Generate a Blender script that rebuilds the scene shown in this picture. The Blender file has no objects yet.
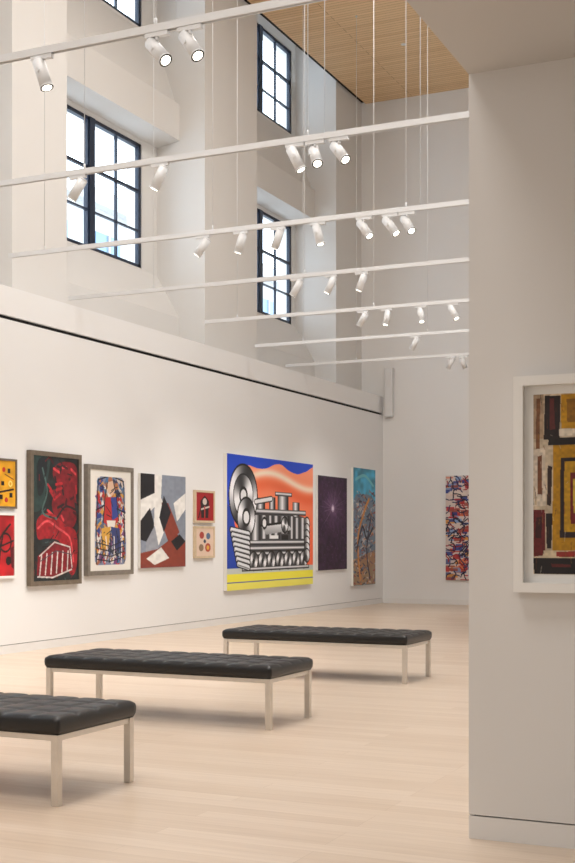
import bpy, bmesh, math, random
import numpy as np
from mathutils import Vector, Matrix

random.seed(3)
# ------------------------------------------------------------------ camera / survey
F=1241.0; EYE=1.45; HZ=538.0
TH=math.atan(573.5/F); CT=math.cos(TH); ST=math.sin(TH)
XL=-9.69      # left gallery wall plane
YB=26.04      # back wall plane
XR=-1.72      # gallery right side plane
YN=5.81       # near wall plane (faces camera)
ZC=11.2; ZS=3.69; ZW=4.6
XF=-10.2; XG=-11.15
scene=bpy.context.scene
def onX(px,py,X):      # point on a plane X=const measured on the photo
    t=(px-287.5)/F; d=X/(-ST+CT*t)
    return d*(CT+ST*t), EYE+(HZ-py)*d/F
def onY(px,py,Y):
    t=(px-287.5)/F; d=Y/(CT+ST*t)
    return d*(-ST+CT*t), EYE+(HZ-py)*d/F

# ------------------------------------------------------------------ materials
def s2l(c):
    c=np.asarray(c,float)/255.0
    return np.where(c<=0.04045,c/12.92,((c+0.055)/1.055)**2.4)
def newmat(name):
    m=bpy.data.materials.new(name); m.use_nodes=True
    nt=m.node_tree; b=nt.nodes['Principled BSDF']
    return m,nt,b
def plain(name,rgb,rough=0.6,metal=0.0,noise=0.03,nscale=3.0,bump=0.0):
    m,nt,b=newmat(name); c=s2l(rgb)
    b.inputs['Roughness'].default_value=rough; b.inputs['Metallic'].default_value=metal
    tc=nt.nodes.new('ShaderNodeTexCoord'); n=nt.nodes.new('ShaderNodeTexNoise')
    n.inputs['Scale'].default_value=nscale; n.inputs['Detail'].default_value=3
    nt.links.new(tc.outputs['Object'],n.inputs['Vector'])
    r=nt.nodes.new('ShaderNodeValToRGB')
    r.color_ramp.elements[0].position=0.3; r.color_ramp.elements[1].position=0.7
    r.color_ramp.elements[0].color=(*(c*(1-noise)),1); r.color_ramp.elements[1].color=(*np.minimum(c*(1+noise),1),1)
    nt.links.new(n.outputs['Fac'],r.inputs['Fac']); nt.links.new(r.outputs['Color'],b.inputs['Base Color'])
    if bump>0:
        n2=nt.nodes.new('ShaderNodeTexNoise'); n2.inputs['Scale'].default_value=180
        nt.links.new(tc.outputs['Object'],n2.inputs['Vector'])
        bp=nt.nodes.new('ShaderNodeBump'); bp.inputs['Strength'].default_value=bump; bp.inputs['Distance'].default_value=0.002
        nt.links.new(n2.outputs['Fac'],bp.inputs['Height']); nt.links.new(bp.outputs['Normal'],b.inputs['Normal'])
    return m
def planks(name,c1,c2,cm,width,row,mortar,rough,grain=0.12):
    m,nt,b=newmat(name); b.inputs['Roughness'].default_value=rough
    tc=nt.nodes.new('ShaderNodeTexCoord')
    br=nt.nodes.new('ShaderNodeTexBrick'); br.offset=0.37; br.offset_frequency=3
    br.inputs['Scale'].default_value=1; br.inputs['Brick Width'].default_value=width
    br.inputs['Row Height'].default_value=row; br.inputs['Mortar Size'].default_value=mortar
    br.inputs['Color1'].default_value=(*s2l(c1),1); br.inputs['Color2'].default_value=(*s2l(c2),1)
    br.inputs['Mortar'].default_value=(*s2l(cm),1)
    nt.links.new(tc.outputs['Object'],br.inputs['Vector'])
    mp=nt.nodes.new('ShaderNodeMapping'); mp.inputs['Scale'].default_value=(0.8,14,1)
    nt.links.new(tc.outputs['Object'],mp.inputs['Vector'])
    n=nt.nodes.new('ShaderNodeTexNoise'); n.inputs['Scale'].default_value=2.2; n.inputs['Detail'].default_value=6
    nt.links.new(mp.outputs['Vector'],n.inputs['Vector'])
    r=nt.nodes.new('ShaderNodeValToRGB'); r.color_ramp.elements[0].position=0.3; r.color_ramp.elements[1].position=0.7
    r.color_ramp.elements[0].color=(1-grain,1-grain*1.15,1-grain*1.3,1); r.color_ramp.elements[1].color=(1,1,1,1)
    nt.links.new(n.outputs['Fac'],r.inputs['Fac'])
    mx=nt.nodes.new('ShaderNodeMix'); mx.data_type='RGBA'; mx.blend_type='MULTIPLY'; mx.inputs[0].default_value=1
    nt.links.new(br.outputs['Color'],mx.inputs[6]); nt.links.new(r.outputs['Color'],mx.inputs[7])
    nt.links.new(mx.outputs[2],b.inputs['Base Color'])
    return m
M_wall=plain('wall_paint',(230,229,228),0.85,noise=0.008,nscale=0.6)
M_upper=plain('wall_paint_upper_dimmed',(219,216,212),0.85,noise=0.008,nscale=0.6)  # wall paint darkened in colour to dim the upper walls and show the ledge
M_wall2=plain('wall_paint_grey',(222,220,218),0.85,noise=0.008,nscale=0.6)
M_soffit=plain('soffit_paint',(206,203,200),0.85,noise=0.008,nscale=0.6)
M_trim=plain('trim_paint',(226,224,222),0.6,noise=0.01)
M_dark=plain('shadow_gap',(24,22,22),0.9)  # near-black colour paints the shade inside wall grooves and the ceiling slot
M_floor=planks('floor_wood',(226,208,189),(216,196,175),(202,181,160),2.3,0.135,0.0015,0.33,0.10)
M_ceil=planks('ceiling_wood',(240,207,162),(229,193,147),(168,130,92),3.0,0.10,0.005,0.6,0.10)
M_white=plain('white_enamel',(220,220,220),0.4,noise=0.01)
M_cable=plain('steel_cable',(215,215,215),0.5,noise=0.01)
M_navy=plain('window_frame_paint',(20,34,56),0.45)
M_leather=plain('black_leather',(14,13,14),0.34,noise=0.2,nscale=30,bump=0.3)
M_steel=plain('satin_steel',(214,208,200),0.36,metal=0.8,noise=0.03,nscale=20)
M_canvas=plain('canvas_edge',(225,222,215),0.9)
M_framew=plain('frame_white',(238,237,234),0.5,noise=0.01)
M_frameg=plain('frame_grey_wood',(122,114,104),0.55,noise=0.15,nscale=14)
M_frameb=plain('frame_bronze',(110,98,84),0.45,noise=0.15,nscale=14)
M_frames=plain('frame_blond_wood',(206,184,154),0.55,noise=0.08,nscale=14)
m,nt,b=newmat('lamp_lens'); b.inputs['Base Color'].default_value=(1,.95,.85,1)
b.inputs['Emission Color'].default_value=(1,.93,.8,1); b.inputs['Emission Strength'].default_value=4; M_lens=m
M_ring=plain('lens_ring',(60,58,56),0.4)
m,nt,b=newmat('window_glass'); b.inputs['Roughness'].default_value=0.0
b.inputs['Transmission Weight'].default_value=1; b.inputs['IOR'].default_value=1.02; b.inputs['Base Color'].default_value=(.97,.99,1,1); M_glass=m
M_stone=plain('limestone',(166,164,162),0.8,noise=0.05,nscale=1.0)
M_extgl=plain('far_window_glass',(106,130,152),0.3,noise=0.1,nscale=0.4)
m,nt,b=newmat('paint_pigment'); at=nt.nodes.new('ShaderNodeAttribute'); at.attribute_name='paint'
nt.links.new(at.outputs['Color'],b.inputs['Base Color']); b.inputs['Roughness'].default_value=0.6; M_paint=m

# ------------------------------------------------------------------ mesh helpers
def addbox(bm,x0,x1,y0,y1,z0,z1,mi=0):
    vs=[bm.verts.new((x,y,z)) for z in (z0,z1) for y in (y0,y1) for x in (x0,x1)]
    for f in ((0,2,3,1),(4,5,7,6),(0,1,5,4),(2,6,7,3),(0,4,6,2),(1,3,7,5)):
        fc=bm.faces.new([vs[i] for i in f]); fc.material_index=mi
    return vs
def finish(name,bm,mats,parent=None,smooth=False,bevel=0):
    me=bpy.data.meshes.new(name); bmesh.ops.recalc_face_normals(bm,faces=bm.faces[:]); bm.to_mesh(me); bm.free()
    for mt in (mats if isinstance(mats,(list,tuple)) else [mats]): me.materials.append(mt)
    o=bpy.data.objects.new(name,me); scene.collection.objects.link(o)
    if smooth:
        for p in me.polygons: p.use_smooth=True
    if bevel>0:
        md=o.modifiers.new('bevel','BEVEL'); md.width=bevel; md.segments=2; md.limit_method='ANGLE'
    if parent: o.parent=parent
    return o
def boxes(name,lst,mats,parent=None,bevel=0):
    bm=bmesh.new()
    for b_ in lst: addbox(bm,*b_)
    return finish(name,bm,mats,parent,bevel=bevel)
def cyl(bm,p0,p1,r0,r1=None,seg=16,mi=0,caps=True,endmi=None):
    r1=r0 if r1 is None else r1
    p0=Vector(p0);p1=Vector(p1); ax=(p1-p0).normalized()
    q=ax.to_track_quat('Z','Y'); A=[];B=[]
    for i in range(seg):
        a=2*math.pi*i/seg; v=Vector((math.cos(a),math.sin(a),0))
        A.append(bm.verts.new(p0+q@(v*r0))); B.append(bm.verts.new(p1+q@(v*r1)))
    for i in range(seg):
        f=bm.faces.new([A[i],A[(i+1)%seg],B[(i+1)%seg],B[i]]); f.material_index=mi; f.smooth=True
    if caps:
        f=bm.faces.new(A[::-1]); f.material_index=mi
        f=bm.faces.new(B); f.material_index=mi if endmi is None else endmi

# ------------------------------------------------------------------ room shell
YS=-5.0; XE=3.6
boxes('floor',[(-12,XE+.3,YS-.3,YB+.3,-0.2,0)],M_floor)
zs0,zs1=4.185,4.235
boxes('wall_left',[(-11.45,XL,YS,YB,0.115,zs0,0),(-11.45,XL-.03,YS,YB,0,0.115,1),(-11.45,XL-.05,YS,YB,zs0,zs1,1),(-11.45,XL,YS,YB,zs1,ZW,0)],[M_wall,M_dark])
boxes('baseboard_left',[(XL-.03,XL+.002,YS,YB,0.0,0.107,0)],M_trim)
boxes('wall_back',[(-11.45,XR+.3,YB,YB+.3,0,12.5)],M_wall)
boxes('baseboard_back',[(XL,XR,YB-.012,YB,0,0.11)],M_trim)
boxes('wall_right',[(XR,XE,YN,YN+.3,0.116,ZS,0),(XR+.022,XE,YN+.021,YN+.28,0,0.116,1)],[M_wall2,M_dark])
boxes('baseboard_right',[(XR,XE,YN,YN+.02,0.0,0.109,0),(XR,XR+.02,YN+.02,YN+.3,0,0.109,0)],M_trim)
boxes('wall_gallery_side',[(XR,XR+.3,YN+.3,YB,0,ZC),(XR,XR+.3,YS,YN+.3,ZS+.3,ZC)],M_wall)
boxes('ceiling_low',[(XR,XE,YS,YN+.3,ZS,ZS+.3)],M_soffit)
boxes('wall_east',[(XE,XE+.3,YS,YN+.3,0,ZS+.3)],M_wall2)
boxes('wall_front',[(-12,XE+.3,YS-.3,YS,0,12.5)],M_wall)
boxes('ceiling',[(XF+.10,XR+.3,YS,YB,ZC,ZC+.15,0)],M_ceil)
boxes('ceiling_bay',[(-11.45,XR+.3,YS,YB+.3,12.3,12.5)],M_wall)
boxes('slot_shade_1',[(XF+.003,XF+.10,YS,YB,ZC+.04,ZC+.12)],M_dark)  # dark strip painting the shade in the slot beside the wood ceiling

WIN=[(3.0,6.0),(9.1,12.1),(15.2,18.2),(21.35,24.35)]
PIL=[(-5.0,-3.0),(0.6,2.5),(6.9,8.6),(13.38,14.63),(18.70,20.72),(24.55,YB)]
ZL0,ZL1=6.05,8.17; ZU0,ZU1=10.15,11.95
bl=[]
ys=[YS]+[v for w in WIN for v in w]+[YB]
for i in range(0,len(ys),2): bl.append((-11.45,XG,ys[i],ys[i+1],ZW,12.3))
for a,b_ in WIN:
    bl+=[(-11.45,XG,a,b_,ZW,ZL0),(-11.45,XG,a,b_,ZL1,ZU0),(-11.45,XG,a,b_,ZU1,12.3)]
boxes('wall_window_side',bl,M_upper)
boxes('wall_pilasters',[(XG,XF,a,b_,ZW,12.3) for a,b_ in PIL],M_upper)
bm=bmesh.new()
for i in range(len(PIL)-1):
    a=PIL[i][1]; b_=PIL[i+1][0]
    for prof in ([(XG,8.25),(-10.7,8.32),(-10.7,8.95),(-10.78,9.0),(XG,10.1)],[(XG,ZW),(-10.7,ZW),(-10.7,5.25),(XG,6.02)]):
        A=[bm.verts.new((x,a,z)) for x,z in prof]; B=[bm.verts.new((x,b_,z)) for x,z in prof]
        n=len(prof)
        for k in range(n): bm.faces.new([A[k],A[(k+1)%n],B[(k+1)%n],B[k]])
        bm.faces.new(A); bm.faces.new(B[::-1])
finish('wall_spandrels',bm,M_upper)
k=1
for a,b_ in WIN:
    for z0,z1 in ((ZL0,ZL1),(ZU0,ZU1)):
        e=bpy.data.objects.new('window_%d'%k,None); scene.collection.objects.link(e); k+=1
        x0,x1=XG-.10,XG-.02
        L=[(x0,x1,a,b_,z0,z0+.06),(x0,x1,a,b_,z1-.06,z1),(x0,x1,a,a+.05,z0,z1),(x0,x1,b_-.05,b_,z0,z1)]
        mid=(a+b_)/2; L.append((x0-.02,x1+.02,mid-.075,mid+.075,z0,z1))
        for u0,u1 in ((a+.05,mid-.075),(mid+.075,b_-.05)):
            c=(u0+u1)/2; L.append((x0+.02,x1-.01,c-.014,c+.014,z0,z1))
            L.append((x0+.01,x1,u0,u0+.03,z0,z1)); L.append((x0+.01,x1,u1-.03,u1,z0,z1))
            for fz,w in ((.30,.013),(.62,.024)):
                zz=z0+(z1-z0)*fz; L.append((x0+.02,x1-.005,u0,u1,zz-w,zz+w))
        boxes('frame',L,M_navy,e)
        boxes('glass',[(XG-.066,XG-.058,a+.03,b_-.03,z0+.03,z1-.03)],M_glass,e)
# building across the street
bx=-23
L=[(bx-1,bx,14,70,-4,12.6,0),(bx,bx+.35,14,70,12.4,12.9,0),(bx,bx+.2,14,70,8.2,8.5,0)]
for i in range(16):
    y=16+i*3.1
    for z in (4.6,9.4):
        L.append((bx-.02,bx+.03,y,y+1.5,z,z+2.2,1)); L.append((bx,bx+.09,y+.71,y+.79,z,z+2.2,0)); L.append((bx,bx+.09,y,y+1.5,z+1.15,z+1.25,0))
        L.append((bx,bx+.2,y-.15,y+1.65,z-.2,z,0))
boxes('neighbouring_building',L,[M_stone,M_extgl])

for (x,y) in ((-8.2,23.2),(-5.2,23.2),(-8.2,17.5),(-5.2,17.5),(-2.8,23.2)):
    bm=bmesh.new(); cyl(bm,(x,y,ZC+.01),(x,y,ZC-.012),.05,.05,20,0); finish('ceiling_downlight',bm,M_white)

bm=bmesh.new()
x,zt=onY(389,368,YB-.1); _,zb=onY(389,417,YB-.1)
addbox(bm,x-.09,x+.09,YB-.16,YB-.02,zb,zt); addbox(bm,x-.03,x+.03,YB-.03,YB,zb+.2,zb+.3); addbox(bm,x-.03,x+.03,YB-.03,YB,zt-.3,zt-.2)
finish('wall_speaker',bm,M_white,bevel=.012)

# ------------------------------------------------------------------ benches
def bench(xr,y0):
    L=2.0; D=.73; xl=xr-L; y1=y0+D
    e=bpy.data.objects.new('tufted_bench',None); scene.collection.objects.link(e); e.location=((xl+xr)/2,(y0+y1)/2,0)
    def P(o): o.parent=e; o.matrix_parent_inverse=Matrix.Translation(-e.location); return o
    w=.022; FT=.385; lst=[]
    for X in (xl,xr):
        for Y in (y0,y1):
            lst.append((X-w,X+w,Y-w,Y+w,0,FT))
    lst+= [(xl,xr,y0-w*.6,y0+w*.6,FT-.033,FT-.001),(xl,xr,y1-w*.6,y1+w*.6,FT-.033,FT-.001),
           (xl-w*.6,xl+w*.6,y0,y1,FT-.033,FT-.002),(xr-w*.6,xr+w*.6,y0,y1,FT-.033,FT-.002)]
    P(boxes('steel_frame',lst,M_steel,bevel=.002))
    ov=.026
    ax0,ax1,ay0,ay1=xl-ov,xr+ov,y0-ov,y1+ov
    nx,ny,s=11,4,9
    NX,NY=nx*s,ny*s
    bm=bmesh.new(); G=[]
    for j in range(NY+1):
        row=[]
        for i in range(NX+1):
            u=i/NX; v=j/NY
            a=abs(math.sin(math.pi*u*nx)); c=abs(math.sin(math.pi*v*ny))
            puff=.5*(min(a,c)**.45)+.5*((a*c)**.4)
            x=ax0+(ax1-ax0)*u; y=ay0+(ay1-ay0)*v
            ed=min(x-ax0,ax1-x,y-ay0,ay1-y)
            rr=.016; drop=0 if ed>rr else rr-math.sqrt(max(rr*rr-(rr-ed)**2,0))
            if ed<.02: puff=max(puff,.55)
            row.append(bm.verts.new((x,y,.474+.018*puff-drop)))
        G.append(row)
    for j in range(NY):
        for i in range(NX): bm.faces.new([G[j][i],G[j][i+1],G[j+1][i+1],G[j+1][i]])
    loop=[G[0][i] for i in range(NX)]+[G[j][NX] for j in range(NY)]+[G[NY][i] for i in range(NX,0,-1)]+[G[j][0] for j in range(NY,0,-1)]
    prev=loop
    for z,off in ((.455,.004),(.436,.005),(.41,.003),(FT,-.008)):
        cur=[]
        for v in loop:
            dx=off*(1 if v.co.x>ax1-.001 else -1 if v.co.x<ax0+.001 else 0); dy=off*(1 if v.co.y>ay1-.001 else -1 if v.co.y<ay0+.001 else 0)
            cur.append(bm.verts.new((v.co.x+dx,v.co.y+dy,z)))
        n=len(loop)
        for q in range(n): bm.faces.new([prev[q],prev[(q+1)%n],cur[(q+1)%n],cur[q]])
        prev=cur
    bm.faces.new(prev)
    P(finish('leather_cushion',bm,M_leather,smooth=True))
    bm=bmesh.new()
    for i in range(1,nx):
        for j in range(1,ny):
            x=ax0+(ax1-ax0)*i/nx; y=ay0+(ay1-ay0)*j/ny
            cyl(bm,(x,y,.468),(x,y,.481),.012,.008,8)
    P(finish('buttons',bm,M_leather))
    return e
bench(-3.95,5.57); bench(-4.06,8.45); bench(-4.11,11.67)

# ------------------------------------------------------------------ painting canvas rasteriser
def vn(h,w,gy,gx,seed):
    g=np.random.RandomState(seed).rand(gy+2,gx+2)
    y=np.linspace(0,gy,h,endpoint=False); x=np.linspace(0,gx,w,endpoint=False)
    yi=y.astype(int); xi=x.astype(int); fy=(y-yi)[:,None]; fx=(x-xi)[None,:]
    fy=fy*fy*(3-2*fy); fx=fx*fx*(3-2*fx)
    a=g[yi][:,xi]; b=g[yi][:,xi+1]; c=g[yi+1][:,xi]; d=g[yi+1][:,xi+1]
    return (a*(1-fx)+b*fx)*(1-fy)+(c*(1-fx)+d*fx)*fy
def smooth(pts,n=8,closed=True):
    out=[]; N=len(pts)
    rng=range(N) if closed else range(N-1)
    for i in rng:
        g=lambda k: pts[k%N] if closed else pts[max(0,min(N-1,k))]
        p0,p1,p2,p3=g(i-1),g(i),g(i+1),g(i+2)
        for q in range(n):
            t=q/n
            out.append(tuple(.5*((2*p1[a])+(-p0[a]+p2[a])*t+(2*p0[a]-5*p1[a]+4*p2[a]-p3[a])*t*t+(-p0[a]+3*p1[a]-3*p2[a]+p3[a])*t**3) for a in (0,1)))
    if not closed: out.append(pts[-1])
    return out
class Cv:
    def __init__(s,w,h,asp,bg):
        s.w,s.h,s.asp=w,h,asp   # asp = width/height
        s.U,s.V=np.meshgrid(np.linspace(0,1,w),np.linspace(0,1,h))
        s.C=np.zeros((h,w,3)); s.C[:]=bg
    def put(s,m,col,al=1.0):
        if callable(col): col=col(s.U,s.V)
        col=np.asarray(col,float)
        if col.ndim==3: col=col[m]
        s.C[m]=s.C[m]*(1-al)+col*al
    def poly(s,pts,col,al=1.0):
        m=np.zeros(s.U.shape,bool); n=len(pts)
        for i in range(n):
            x0,y0=pts[i]; x1,y1=pts[(i+1)%n]
            if y0==y1: continue
            c=((s.V<y0)!=(s.V<y1)); xx=(x1-x0)*(s.V-y0)/(y1-y0)+x0
            m^=(c&(s.U<xx))
        s.put(m,col,al)
    def rect(s,a,b,c,d,col,al=1.0): s.put((s.U>=a)&(s.U<=c)&(s.V>=b)&(s.V<=d),col,al)
    def ell(s,cx,cy,rx,col,ry=None,ring=None,al=1.0):
        ry=rx*s.asp if ry is None else ry
        r=np.sqrt(((s.U-cx)/rx)**2+((s.V-cy)/ry)**2)
        m=r<=1
        if ring: m&=(r>=ring)
        s.put(m,col,al)
    def line(s,x0,y0,x1,y1,w,col,al=1.0):
        k=1/s.asp; dx,dy=x1-x0,(y1-y0)*k; L=dx*dx+dy*dy+1e-9
        t=np.clip(((s.U-x0)*dx+(s.V-y0)*k*dy)/L,0,1)
        d=np.hypot(s.U-x0-t*dx,(s.V-y0)*k-t*dy); s.put(d<w/2,col,al)
    def path(s,pts,w,col,al=1.0):
        for a,b in zip(pts[:-1],pts[1:]): s.line(*a,*b,w,col,al)
    def tex(s,amt,gy,gx,seed):
        s.C*= (1-amt+2*amt*vn(s.h,s.w,gy,gx,seed))[...,None]
def sheet(name,cv,o,r,W,H,parent):
    h,w=cv.h,cv.w
    o=Vector(o); r=Vector(r)
    us=np.linspace(0,W,w); vs=np.linspace(0,H,h)
    co=np.zeros((h,w,3)); co[...,0]=o.x+r.x*us[None,:]; co[...,1]=o.y+r.y*us[None,:]; co[...,2]=o.z-vs[:,None]
    idx=np.arange(h*w).reshape(h,w)
    q=np.stack([idx[:-1,:-1],idx[1:,:-1],idx[1:,1:],idx[:-1,1:]],-1).reshape(-1,4)
    me=bpy.data.meshes.new(name); me.from_pydata(co.reshape(-1,3).tolist(),[],q.tolist()); 
    ca=me.color_attributes.new('paint','FLOAT_COLOR','POINT')
    rgba=np.ones((h*w,4),np.float32); rgba[:,:3]=s2l(np.clip(cv.C.reshape(-1,3),0,255)); ca.data.foreach_set('color',rgba.ravel())
    me.materials.append(M_paint); me.update()
    ob=bpy.data.objects.new(name,me); scene.collection.objects.link(ob); ob.parent=parent
    return ob
def painting(name,side,a0,a1,zt,zb,cv,thick=.045,frame=None,fw=.05,mat_w=0.0,inset=.012,matmat=None):
    """side L: on left wall, a=Y; B: back wall a=X; N: near wall a=X"""
    def bx(u0,u1,z0,z1,d0,d1,mi=0):
        if side=='L': return (XL+d0,XL+d1,u0,u1,z0,z1,mi)
        yw=YB if side=='B' else YN
        return (u0,u1,yw-d1,yw-d0,z0,z1,mi)
    lst=[]
    i=fw if frame else 0
    fd=thick-inset if frame else thick
    lst.append(bx(a0+i*.5,a1-i*.5,zb+i*.5,zt-i*.5,0.004,fd-.002,1))
    if frame:
        lst+=[bx(a0,a0+fw,zb,zt,0.002,thick,0),bx(a1-fw,a1,zb,zt,0.002,thick,0),bx(a0+fw,a1-fw,zt-fw,zt,0.002,thick,0),bx(a0+fw,a1-fw,zb,zb+fw,0.002,thick,0)]
    o=boxes(name,lst,[frame or M_canvas,matmat or M_canvas],bevel=0)
    j=i+mat_w
    W=a1-a0-2*j; H=zt-zb-2*j
    if side=='L': sheet('painted_surface',cv,(XL+fd,a0+j,zt-j),(0,1,0),W,H,o)
    else:
        yw=YB if side=='B' else YN
        sheet('painted_surface',cv,(a0+j,yw-fd,zt-j),(1,0,0),W,H,o)
    return o
def LP(x0,x1,yt0,yb0,yt1,yb1):
    a0,z0=onX(x0,yt0,XL+.04); _,b0=onX(x0,yb0,XL+.04); a1,z1=onX(x1,yt1,XL+.04); _,b1=onX(x1,yb1,XL+.04)
    return a0,a1,(z0+z1)/2,(b0+b1)/2
rnd=random.Random(7)
# 1 yellow
a0,a1,zt,zb=LP(-28,17,456,510,459,506)
c=Cv(110,110,(a1-a0)/(zt-zb),(222,160,28)); c.tex(.12,8,8,1)
for u,v in ((.2,.2),(.5,.15),(.85,.22),(.7,.5),(.9,.75),(.3,.6),(.66,.8)): c.rect(u-.04,v-.05,u+.03,v+.05,(25,20,18))
c.ell(.72,.2,.04,(190,30,25)); c.ell(.88,.5,.05,(235,215,120),ring=.5); c.line(.6,.7,.95,.62,.03,(30,24,20)); c.line(.62,.75,.62,.95,.02,(30,24,20)); c.ell(.78,.86,.04,(180,40,25))
c.line(.1,.9,.5,.3,.02,(30,24,20)); c.line(.75,.3,.95,.4,.02,(120,70,20))
painting('yellow_abstract_painting','L',a0,a1,zt,zb,c,frame=M_frameb,fw=.025)
# 2 red
a0,a1,zt,zb=LP(-28,16,511,581,514,577)
c=Cv(110,140,(a1-a0)/(zt-zb),(170,24,32)); c.tex(.2,7,7,2)
c.ell(.78,.45,.16,(28,18,20),ring=.8); c.ell(.86,.75,.07,(28,18,20)); c.path([(.6,.95),(.65,.6),(.72,.3),(.9,.15)],.04,(28,18,20)); c.line(.7,.5,.98,.42,.03,(28,18,20)); c.ell(.25,.4,.15,(28,18,20)); c.poly([(.9,.55),(1,.5),(1,.9),(.93,.85)],(90,14,24))
painting('red_abstract_painting','L',a0,a1,zt,zb,c,frame=M_framew,fw=.03)
# 3 tall dark/red
a0,a1,zt,zb=LP(29,80,450,587,455,583)
c=Cv(150,300,(a1-a0-.12)/(zt-zb-.12),(26,32,34)); c.tex(.5,14,8,3)
c.poly(smooth([(.0,.0),(.35,0),(.3,.2),(.2,.4),(.05,.45),(0,.4)]),(38,60,58)); c.poly(smooth([(.1,.05),(.3,.03),(.22,.28),(.1,.3)]),(22,30,36))
c.poly(smooth([(.42,.12),(.6,.04),(.92,.05),(.97,.2),(.9,.35),(.95,.5),(.8,.58),(.5,.5),(.4,.38),(.5,.25)]),(112,20,30))
for q in range(30):
    u=rnd.uniform(.4,.95); v=rnd.uniform(.05,.55); c.line(u,v,u+rnd.uniform(-.15,.15),v+rnd.uniform(-.07,.07),.035,rnd.choice([(168,32,42),(196,60,66),(60,16,24),(130,22,34),(30,22,28)]))
c.poly(smooth([(.1,.5),(.4,.46),(.7,.55),(.95,.62),(.95,.9),(.8,.95),(.6,.7),(.3,.66),(.1,.66)]),(150,24,34))
c.path(smooth([(.1,.58),(.3,.52),(.55,.58),(.8,.66),(.88,.85)],8,False),.03,(208,74,80)); c.path(smooth([(.5,.5),(.7,.4),(.92,.42)],8,False),.03,(28,24,28))
c.path(smooth([(.2,.1),(.3,.28),(.2,.45),(.5,.5)],8,False),.03,(70,96,92))
for q in range(44):
    u=rnd.random(); v=rnd.random(); c.line(u,v,u+rnd.uniform(-.12,.12),v+rnd.uniform(-.06,.06),.016,rnd.choice([(20,22,24),(110,18,26),(60,80,80),(20,20,24),(90,30,40)]))
# pale fence of bars over a red ground, set in perspective
c.poly([(.10,.80),(.46,.68),(.80,.72),(.86,.92),(.40,.985),(.08,.95)],(122,20,32))
for q in range(6):
    f=q/5; c.line(.14+.60*f,.955-.03*f,.18+.58*f,.80-.085*f+.05*f*f,.024,(200,194,190)); 
c.path([(.10,.965),(.42,.975),(.84,.915)],.02,(200,194,190)); c.path([(.14,.80),(.46,.69),(.80,.73),(.85,.90)],.018,(200,194,190)); c.path([(.16,.84),(.5,.76),(.82,.79)],.012,(60,60,70))
c.tex(.15,40,24,4)
painting('red_and_black_painting','L',a0,a1,zt,zb,c,thick=.07,frame=M_frameb,fw=.06)
# 4 framed cubist figure
a0,a1,zt,zb=LP(86,132,464,576,468,574)
c=Cv(150,240,(a1-a0-.13)/(zt-zb-.13),(222,216,208))
cols=[(176,40,44),(204,150,60),(44,60,130),(216,210,204),(110,60,110),(70,110,150),(160,100,70),(50,54,80),(90,100,120),(196,186,176)]
c.poly(smooth([(.2,.1),(.5,.06),(.82,.1),(.85,.5),(.84,.93),(.15,.93),(.14,.5)]),(120,130,156))
for q in range(420):
    u=rnd.uniform(.17,.83); v=rnd.uniform(.10,.92); s_=rnd.uniform(.02,.06)
    c.poly([(u+rnd.uniform(-1,1)*s_,v-s_),(u+s_,v+rnd.uniform(-1,1)*s_*.6),(u+rnd.uniform(-1,1)*s_,v+s_*.7),(u-s_,v+rnd.uniform(-1,1)*s_*.5)],rnd.choice(cols))
c.poly([(.42,.12),(.56,.10),(.60,.20),(.52,.26),(.43,.22)],(210,176,150)); c.poly([(.36,.27),(.64,.26),(.70,.5),(.52,.58),(.32,.52)],(178,46,48)); c.poly([(.5,.27),(.64,.26),(.68,.46),(.54,.5)],(52,66,136)); c.poly([(.4,.5),(.62,.5),(.58,.6),(.44,.6)],(222,216,208))
c.poly([(.28,.58),(.5,.56),(.44,.78),(.26,.8)],(206,156,66)); c.poly([(.5,.56),(.72,.58),(.76,.8),(.56,.78)],(50,60,110))
for q in range(46):
    u=rnd.uniform(.16,.84); v=rnd.uniform(.1,.92); c.line(u,v,u+rnd.uniform(-.14,.14),v+rnd.uniform(-.07,.07),.014,(20,20,30))
for q in range(7): c.path([(.18+.1*q,.66),(.23+.09*q,.8),(.16+.1*q,.92)],.02,(20,20,34) if q%2 else (224,218,212))
for q in range(4): c.path([(.16,.72+.055*q),(.5,.76+.05*q),(.84,.70+.055*q)],.016,(20,20,34))
for p in ([(.2,.1),(.15,.55),(.16,.93)],[(.82,.1),(.84,.55),(.83,.93)],[(.2,.1),(.5,.05),(.82,.1)],[(.42,.12),(.36,.27),(.32,.52)],[(.56,.1),(.64,.26),(.7,.5)],[(.15,.4),(.35,.35)],[(.65,.38),(.86,.42)]): c.path(p,.02,(18,18,24))
for e_ in ((0,0,.12,1),(.88,0,1,1),(0,0,1,.065),(0,.945,1,1)): c.rect(*e_,(226,222,214))
painting('framed_cubist_drawing','L',a0,a1,zt,zb,c,thick=.07,frame=M_frameg,fw=.065)
# 5 geometric
a0,a1,zt,zb=LP(140,185,473,569,477,566)
c=Cv(150,200,(a1-a0)/(zt-zb),(134,142,156))
W_=(232,230,226);K_=(26,26,32);R_=(136,60,46)
c.poly([(0,0),(.32,0),(.3,.2),(0,.28)],K_); c.poly([(0,.28),(.3,.2),(.32,.34),(0,.5)],W_); c.poly([(0,.5),(.2,.36),(.3,.55),(.12,.72),(0,.7)],K_)
c.poly([(.3,0),(.46,0),(.44,.25),(.62,.42),(.5,.5),(.3,.3)],W_); c.poly([(.34,.3),(.6,.3),(.86,.62),(.6,.72),(.44,.5)],R_); c.poly([(.3,.3),(.45,.28),(.5,.62),(.36,.8),(.28,.6)],W_)
c.poly([(.5,.22),(.66,.4),(.5,.62),(.4,.46)],(30,30,38)); c.poly([(.72,.3),(1,.18),(1,.36),(.8,.5)],W_); c.poly([(.12,.72),(.3,.55),(.4,.8),(.1,.9)],(150,154,164))
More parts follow.
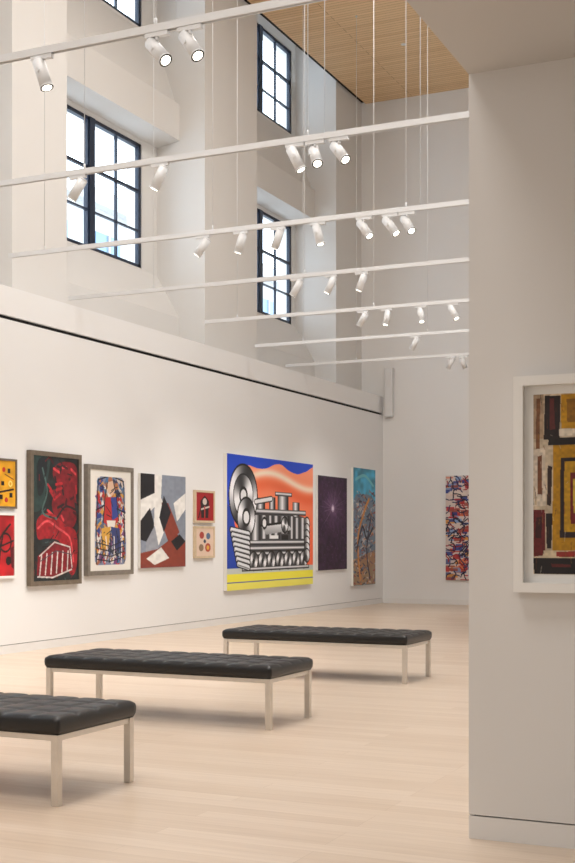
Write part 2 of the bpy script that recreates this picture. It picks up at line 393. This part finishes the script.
c.poly([(0,.84),(.36,.8),(.8,.64),(1,.72),(1,1),(0,1)],R_); c.poly([(.12,.9),(.44,.78),(.62,.9),(.3,.97)],(228,226,220)); c.poly([(.66,.72),(.86,.64),(1,.72),(.8,.82)],K_)
c.tex(.05,30,20,8)
painting('geometric_painting','L',a0,a1,zt,zb,c,thick=.05)
# 6,7 small
a0,a1,zt,zb=LP(195,214.5,490,523,491,522.5)
c=Cv(70,80,1,(160,28,34)); c.poly([(.25,.3),(.5,.1),(.75,.3),(.7,.9),(.3,.9)],(34,20,24)); c.ell(.5,.32,.12,(210,196,186)); c.line(.3,.6,.75,.5,.06,(210,196,186)); c.line(.5,.5,.5,.9,.05,(190,50,44)); c.line(.15,.9,.3,.5,.05,(34,20,24))
painting('small_red_painting','L',a0,a1,zt,zb,c,thick=.05,frame=M_frames,fw=.035)
a0,a1,zt,zb=LP(195,214.5,526.5,558.5,526,557.5)
c=Cv(70,80,1,(222,196,176)); c.ell(.33,.25,.13,(166,64,54)); c.ell(.7,.28,.12,(90,110,140)); c.ell(.3,.7,.13,(140,114,90)); c.ell(.68,.7,.16,(180,74,56)); c.ell(.68,.7,.08,(220,170,70)); c.ell(.5,.47,.07,(50,60,80))
painting('small_dotted_painting','L',a0,a1,zt,zb,c,thick=.05,frame=M_frames,fw=.035)
# 8 machine
a0,a1,zt,zb=LP(225.5,311.5,454,592,464,583)
asp=(a1-a0)/(zt-zb)
c=Cv(260,340,asp,(26,72,204))
def g3(g): g=np.clip(g,0,1); return np.stack([g*226+18,g*226+18,g*228+20],-1)
def hcyl(v0,v1): return lambda U,V: g3(np.clip(1-abs((V-v0)/(v1-v0)-.38)*1.8,0,1)**.9)
def vcyl(u0,u1): return lambda U,V: g3(np.clip(1-abs((U-u0)/(u1-u0)-.4)*1.8,0,1)**.9)
FLP=smooth([(.03,.55),(.02,.34),(.03,.22),(.07,.13),(.14,.085),(.23,.07),(.33,.085),(.43,.075),(.52,.04),(.60,.035),(.69,.075),(.80,.095),(.90,.07),(1.05,.05),(1.08,.5),(1,.84),(.5,.86),(.06,.84)])
def fl(U,V):
    # one long soft roll sweeping left to right, like combed hair
    r1=.17+.055*np.sin(U*6.2+1.9)-.01*U
    d=(V-r1)
    s_=np.exp(-(d/.030)**2)*np.clip(U*3,0,1)
    sh=np.exp(-((d-.085)/.05)**2)
    g=np.clip((V-.05)/.6,0,1)
    return np.stack([np.clip(252-10*g-14*sh,0,255), np.clip(156-50*g+78*s_-34*sh,0,240), np.clip(120-54*g+92*s_-38*sh,0,232)],-1)
c.poly(FLP,fl)
c.rect(0,.84,1,.88,(190,196,190)); c.rect(0,.88,1,1,(238,228,70)); c.rect(0,.94,1,.948,(90,100,150)); c.rect(0,.948,1,1,(232,224,96))
c.poly([(0,.36),(.05,.4),(.16,.84),(0,.84)],(30,64,166))
c.poly([(.26,.44),(.5,.40),(.88,.44),(.9,.84),(.2,.84)],(70,70,74))
def rr(u0,v0,u1,v1,kind='v'):
    c.rect(u0-.006,v0-.003,u1+.006,v1+.003,(26,26,28)); c.rect(u0,v0,u1,v1,vcyl(u0,u1) if kind=='v' else hcyl(v0,v1))
rr(.46,.30,.52,.42); rr(.56,.28,.68,.42); rr(.74,.33,.82,.44); rr(.53,.255,.72,.283,'h'); rr(.32,.33,.4,.42); rr(.29,.31,.43,.332,'h')
rr(.28,.395,.9,.43,'h'); rr(.26,.44,.35,.64); rr(.37,.44,.43,.62); rr(.45,.44,.49,.62); rr(.51,.44,.57,.62); rr(.59,.44,.69,.58); rr(.71,.44,.75,.62); rr(.77,.45,.82,.62); rr(.84,.45,.9,.62)
c.poly([(.36,.52),(.66,.49),(.73,.55),(.42,.59)],lambda U,V:g3(.98-.5*(V-.49)/.12)); c.line(.36,.52,.66,.49,.012,(10,10,12))
rr(.24,.635,.92,.665,'h'); rr(.2,.68,.95,.712,'h'); rr(.3,.722,.5,.748,'h'); rr(.6,.722,.86,.748,'h')
def conic(cx,cy,k,ph=.8): return lambda U,V: g3(.58+.45*np.sin(k*np.arctan2((V-cy)/asp,U-cx)+ph))
for q in range(7):
    u=.28+q*.1; c.ell(u,.79,.05,(14,14,16)); c.ell(u,.79,.042,conic(u,.79,2)); c.ell(u,.79,.014,(20,20,24))
rr(.16,.838,.94,.862,'h')
c.rect(.60,.59,.68,.63,(14,14,16)); c.rect(.47,.595,.56,.622,(236,236,238)); c.ell(.64,.51,.045,(12,12,14)); c.ell(.64,.51,.036,conic(.64,.51,2)); c.ell(.4,.5,.032,(14,14,16)); c.ell(.4,.5,.02,(235,235,238))
c.ell(.17,.30,.155,(14,14,16)); c.ell(.17,.30,.145,conic(.17,.30,2)); c.ell(.17,.30,.108,(30,30,32)); c.ell(.17,.30,.1,conic(.17,.30,2,2.4)); c.ell(.17,.30,.045,(16,16,18)); c.ell(.17,.30,.03,(225,225,228))
c.ell(.2,.46,.1,(14,14,16)); c.ell(.2,.46,.09,conic(.2,.46,2)); c.ell(.2,.46,.045,(20,20,22)); c.ell(.2,.46,.03,(235,235,238))
for q in range(8):
    v=.535+q*.036
    c.line(.04+q*.01,v+.02,.23,v+.05,.034,(14,14,16)); c.line(.045+q*.01,v+.02,.225,v+.05,.022,(222,224,228)); c.line(.045+q*.01,v+.028,.225,v+.058,.007,(130,132,136))
for q in range(6):
    c.ell(.92,.5+q*.052,.04,(16,16,18)); c.ell(.92,.5+q*.052,.033,conic(.92,.5+q*.052,1,2.0))
c.line(.3,.34,.48,.31,.03,(14,14,16)); c.line(.3,.34,.48,.31,.018,(226,226,228))
painting('machine_pop_art_painting','L',a0,a1,zt,zb,c,thick=.07)
# 9 purple
a0,a1,zt,zb=LP(317.5,346.5,475.5,570.5,478,569)
c=Cv(120,180,(a1-a0)/(zt-zb),(50,28,54)); c.tex(.25,30,20,11)
r=np.hypot(c.U-.5,(c.V-.34)*1.7); c.C+= (np.exp(-r*5)*70)[...,None]*np.array([1,.82,1.0])
for q in range(30):
    an=rnd.uniform(0,6.283); L_=rnd.uniform(.15,.45); c.line(.5+.05*math.cos(an),.34+.03*math.sin(an),.5+L_*math.cos(an),.34+.6*L_*math.sin(an),.008,(140,112,146),.4)
for q in range(260):
    u,v=rnd.random(),rnd.random(); c.ell(u,v,.007,(90,62,94) if rnd.random()<.6 else (36,18,40))
c.ell(.5,.34,.05,(176,154,180)); c.ell(.5,.34,.028,(230,216,230))
painting('dark_purple_painting','L',a0,a1,zt,zb,c,thick=.05)
# 10 teal
a0,a1,zt,zb=LP(352.5,374.5,467,587,470.5,583)
c=Cv(110,240,(a1-a0)/(zt-zb),(70,156,188)); n=vn(240,110,20,8,21)[...,None]
c.C=c.C*(.75+.5*n); c.poly(smooth([(0,.3),(.4,.22),(1,.3),(1,.8),(0,.82)]),(124,122,134),.8); c.poly([(0,.78),(1,.70),(1,1),(0,1)],(170,124,86),.85)
for q in range(320):
    u=rnd.random(); v=rnd.uniform(.2,1); c.line(u,v,u+rnd.uniform(-.12,.12),v+rnd.uniform(-.03,.03),.025,rnd.choice([(60,56,74),(176,178,190),(196,124,70),(70,110,150),(110,90,98),(210,194,180),(150,66,64),(50,46,60)]),.75)
c.path(smooth([(.3,.95),(.2,.6),(.5,.36),(.7,.26)],8,False),.06,(212,140,66),.8); c.path(smooth([(.75,.95),(.6,.7),(.8,.4)],8,False),.05,(50,46,66),.8); c.path(smooth([(.15,.7),(.4,.5),(.6,.6),(.9,.5)],8,False),.05,(46,44,60),.8)
c.path(smooth([(.1,.1),(.5,.06),(.9,.14)],8,False),.05,(120,196,206),.7)
painting('teal_expressionist_painting','L',a0,a1,zt,zb,c,thick=.06)
# 11 back wall
x0,zt=onY(446.5,476,YB); _,zb=onY(446.5,580,YB)
c=Cv(230,260,.95,(208,192,186)); 
cols=[(26,26,50),(36,54,130),(176,40,44),(206,104,66),(216,202,192),(70,80,130),(120,150,196),(210,140,60),(150,70,60)]
for q in range(520): 
    u=rnd.random(); v=rnd.random(); c.rect(u-.03,v,u+rnd.uniform(.01,.08),v+rnd.uniform(.01,.045),rnd.choice(cols[1:]),.85)
for q in range(420):
    u=rnd.random(); v=rnd.random(); col=rnd.choice([(26,26,50),(26,26,50),(40,40,80),(150,36,44)])
    an=rnd.uniform(0,6.28); pts=[(u,v)]
    for _ in range(3): an+=rnd.uniform(-1,1); u+=.035*math.cos(an); v+=.03*math.sin(an); pts.append((u,v))
    c.path(pts,.011,col)
painting('calligraphic_abstract_painting','B',x0,x0+2.2,zt,zb,c,thick=.06)
# 12 near wall white framed
x0,zt=onY(514,377,YN-.06); _,zb=onY(514,592,YN-.06)
W=1.05; c=Cv(340,340,1.0,(208,190,164)); c.tex(.14,14,14,31)
def B(u0,v0,u1,v1,col,j=.006):
    c.poly([(u0+rnd.uniform(-j,j),v0+rnd.uniform(-j,j)),(u1+rnd.uniform(-j,j),v0+rnd.uniform(-j,j)),(u1+rnd.uniform(-j,j),v1+rnd.uniform(-j,j)),(u0+rnd.uniform(-j,j),v1+rnd.uniform(-j,j))],col)
B(.0,.0,.05,.25,(176,150,122)); B(.015,.02,.035,.6,(128,84,56)); B(.0,.3,.06,.62,(220,206,188)); B(.02,.34,.04,.56,(120,74,50))
B(.06,.01,.14,.25,(34,22,24)); B(.085,.03,.11,.2,(90,36,34)); B(.15,.0,.42,.2,(194,142,20)); B(.18,.03,.36,.16,(140,96,18)); B(.14,.2,.5,.235,(222,210,192))
B(.08,.245,.6,.285,(26,20,22)); B(.07,.29,.11,.64,(204,188,164)); B(.075,.4,.095,.62,(46,28,28))
B(.105,.29,.95,.87,(184,134,14)); B(.145,.35,.88,.80,(36,22,26)); B(.165,.38,.84,.77,(192,146,22)); B(.195,.44,.8,.72,(112,28,30)); B(.215,.48,.74,.66,(206,176,60))
B(.0,.64,.065,.90,(104,26,30)); B(.01,.68,.045,.8,(54,16,22)); B(.07,.66,.10,.86,(28,20,24))
B(.05,.865,.5,.91,(210,192,162)); B(.12,.87,.22,.9,(150,44,36)); B(.0,.915,1,1,(22,18,22)); B(.1,.94,.2,.965,(90,28,28))
B(.5,.0,.56,.25,(24,20,22)); B(.6,.05,.9,.22,(150,40,34)); B(.92,.1,.97,.9,(24,20,22))
for q in range(160):
    u,v=rnd.random()**1.6,rnd.random(); c.line(u,v,u+rnd.uniform(-.008,.008),v+rnd.uniform(-.07,.07),.004,rnd.choice([(30,22,22),(120,60,30),(226,214,196),(150,110,30)]),.45)
c.tex(.12,70,70,33); c.C*=.94
o=painting('white_framed_painting','N',x0,x0+W,zt,zb,c,thick=.075,frame=M_framew,fw=.045,mat_w=.04,inset=.045,matmat=M_framew)

# ------------------------------------------------------------------ lighting tracks
HR=3.3; ZT=EYE+HR
YR=[(2.843+.7385*(i-1))*HR for i in range(7)]
XLs=[-9.5,-9.5,-9.05,-9.9,-9.1,-9.45,-10.0]
for i,(y,xl) in enumerate(zip(YR,XLs)):
    e=bpy.data.objects.new('lighting_track',None); scene.collection.objects.link(e)
    boxes('rail',[(xl,XR,y-.02,y+.02,ZT-.003,ZT+.026),(xl,XR,y-.02,y-.013,ZT-.024,ZT-.003),(xl,XR,y+.013,y+.02,ZT-.024,ZT-.003)],M_white,e)
    bm=bmesh.new()
    for q,X in enumerate((-8.55,-6.35,-4.15,-4.0,-2.6)):
        cyl(bm,(X,y,ZT+.02),(X,y,ZC),.004,seg=6)
        if q!=3: cyl(bm,(X,y,ZT+.02),(X,y,ZT+.07),.010,seg=8); cyl(bm,(X,y,ZC-.03),(X,y,ZC),.02,seg=10)
    finish('suspension_cables',bm,M_cable,e)
def AIM(r,f,z): return (r*CT-f*ST, r*ST+f*CT, z)
def spot(rail,px,aim,lamp=0):
    y=YR[rail]; X,_=onY(px,HZ,y)
    d=Vector(aim).normalized()
    bm=bmesh.new()
    addbox(bm,X-.085,X+.085,y-.016,y+.016,ZT-.054,ZT-.025)
    cyl(bm,(X,y,ZT-.05),(X,y,ZT-.08),.014,seg=10)
    piv=Vector((X,y,ZT-.14))
    side=d.cross(Vector((0,0,1))).normalized()
    cyl(bm,(X,y,ZT-.08),piv+side*.05,.008,seg=8); cyl(bm,piv+side*.054,piv+side*.03,.014,seg=10)
    cyl(bm,piv-d*.10,piv-d*.085,.034,.044,24); cyl(bm,piv-d*.085,piv+d*.11,.044,.044,24)
    cyl(bm,piv+d*.11,piv+d*.120,.046,.046,24,endmi=2)
    cyl(bm,piv+d*.119,piv+d*.1215,.034,.034,24,mi=1,endmi=1)
    o=finish('track_spotlight',bm,[M_white,M_lens,M_ring])
    if lamp:
        l=bpy.data.lights.new('lamp','SPOT'); l.energy=lamp; l.spot_size=math.radians(80); l.spot_blend=1; l.shadow_soft_size=.06; l.color=(1,.96,.91)
        lo=bpy.data.objects.new('lamp',l); scene.collection.objects.link(lo); lo.location=piv+d*.14
        lo.rotation_euler=d.to_track_quat('-Z','Y').to_euler(); lo.parent=o
spot(0,42,AIM(.3,-.15,-.9)); spot(0,157,AIM(.5,-.45,-.7)); spot(0,190,AIM(.42,-.4,-.75))
spot(1,78,AIM(-.5,.1,-.8),120); spot(1,160,AIM(-.42,.1,-.85),120); spot(1,295,AIM(.38,-.1,-.8)); spot(1,315,AIM(.15,-.55,-.75)); spot(1,339,AIM(.4,-.5,-.7))
spot(2,203,AIM(-.55,.1,-.75),140); spot(2,241,AIM(-.25,.1,-.85),140); spot(2,278,AIM(-.3,.2,-.85),140); spot(2,318,AIM(.2,-.1,-.85)); spot(2,364,AIM(.4,-.4,-.7)); spot(2,390,AIM(.45,-.35,-.7)); spot(2,407,AIM(.3,-.5,-.7))
spot(3,297,AIM(-.45,.2,-.75),160); spot(3,331,AIM(-.4,.1,-.8),140); spot(3,362,AIM(-.3,.1,-.8))
spot(4,363,AIM(-.4,.3,-.7),180); spot(4,387,AIM(-.2,-.1,-.9)); spot(4,421,AIM(.05,-.3,-.9)); spot(4,453,AIM(.35,-.3,-.8))
spot(5,415,AIM(-.4,.3,-.8),200)
spot(6,451,AIM(-.4,.4,-.8),150); spot(6,463,AIM(.35,.3,-.8),150)

# ------------------------------------------------------------------ lights
def area(name,loc,sx,sy,e,rot=(0,0,0),col=(1,.985,.965)):
    l=bpy.data.lights.new(name,'AREA'); l.shape='RECTANGLE'; l.size=sx; l.size_y=sy; l.energy=e; l.color=col
    o=bpy.data.objects.new(name,l); scene.collection.objects.link(o); o.location=loc; o.rotation_euler=rot
area('added_fill_light',(-4.7,1,ZC-.05),3.6,3,370)  # added area fills, out of view overhead, light the gallery; no known fixtures
area('added_fill_light',(-4.7,8,ZC-.05),3.6,3,390)
area('added_fill_light',(-4.7,15,ZC-.05),3.6,3,390)
area('added_fill_light',(0.9,0.0,ZS-.04),2.6,2.6,78)  # added fill under the low ceiling, out of view, brightens the near wall

w=bpy.data.worlds.new('sky'); scene.world=w; w.use_nodes=True
bg=w.node_tree.nodes['Background']; bg.inputs['Color'].default_value=(.76,.88,1,1); bg.inputs['Strength'].default_value=4.6

cam=bpy.data.cameras.new('camera'); co=bpy.data.objects.new('camera',cam); scene.collection.objects.link(co)
co.location=(0,0,EYE); co.rotation_euler=(math.pi/2,0,TH)
cam.sensor_fit='HORIZONTAL'; cam.sensor_width=36; cam.lens=F/575*36; cam.shift_y=(HZ-431.5)/575
cam.clip_end=200
scene.camera=co
scene.view_settings.view_transform='Standard'
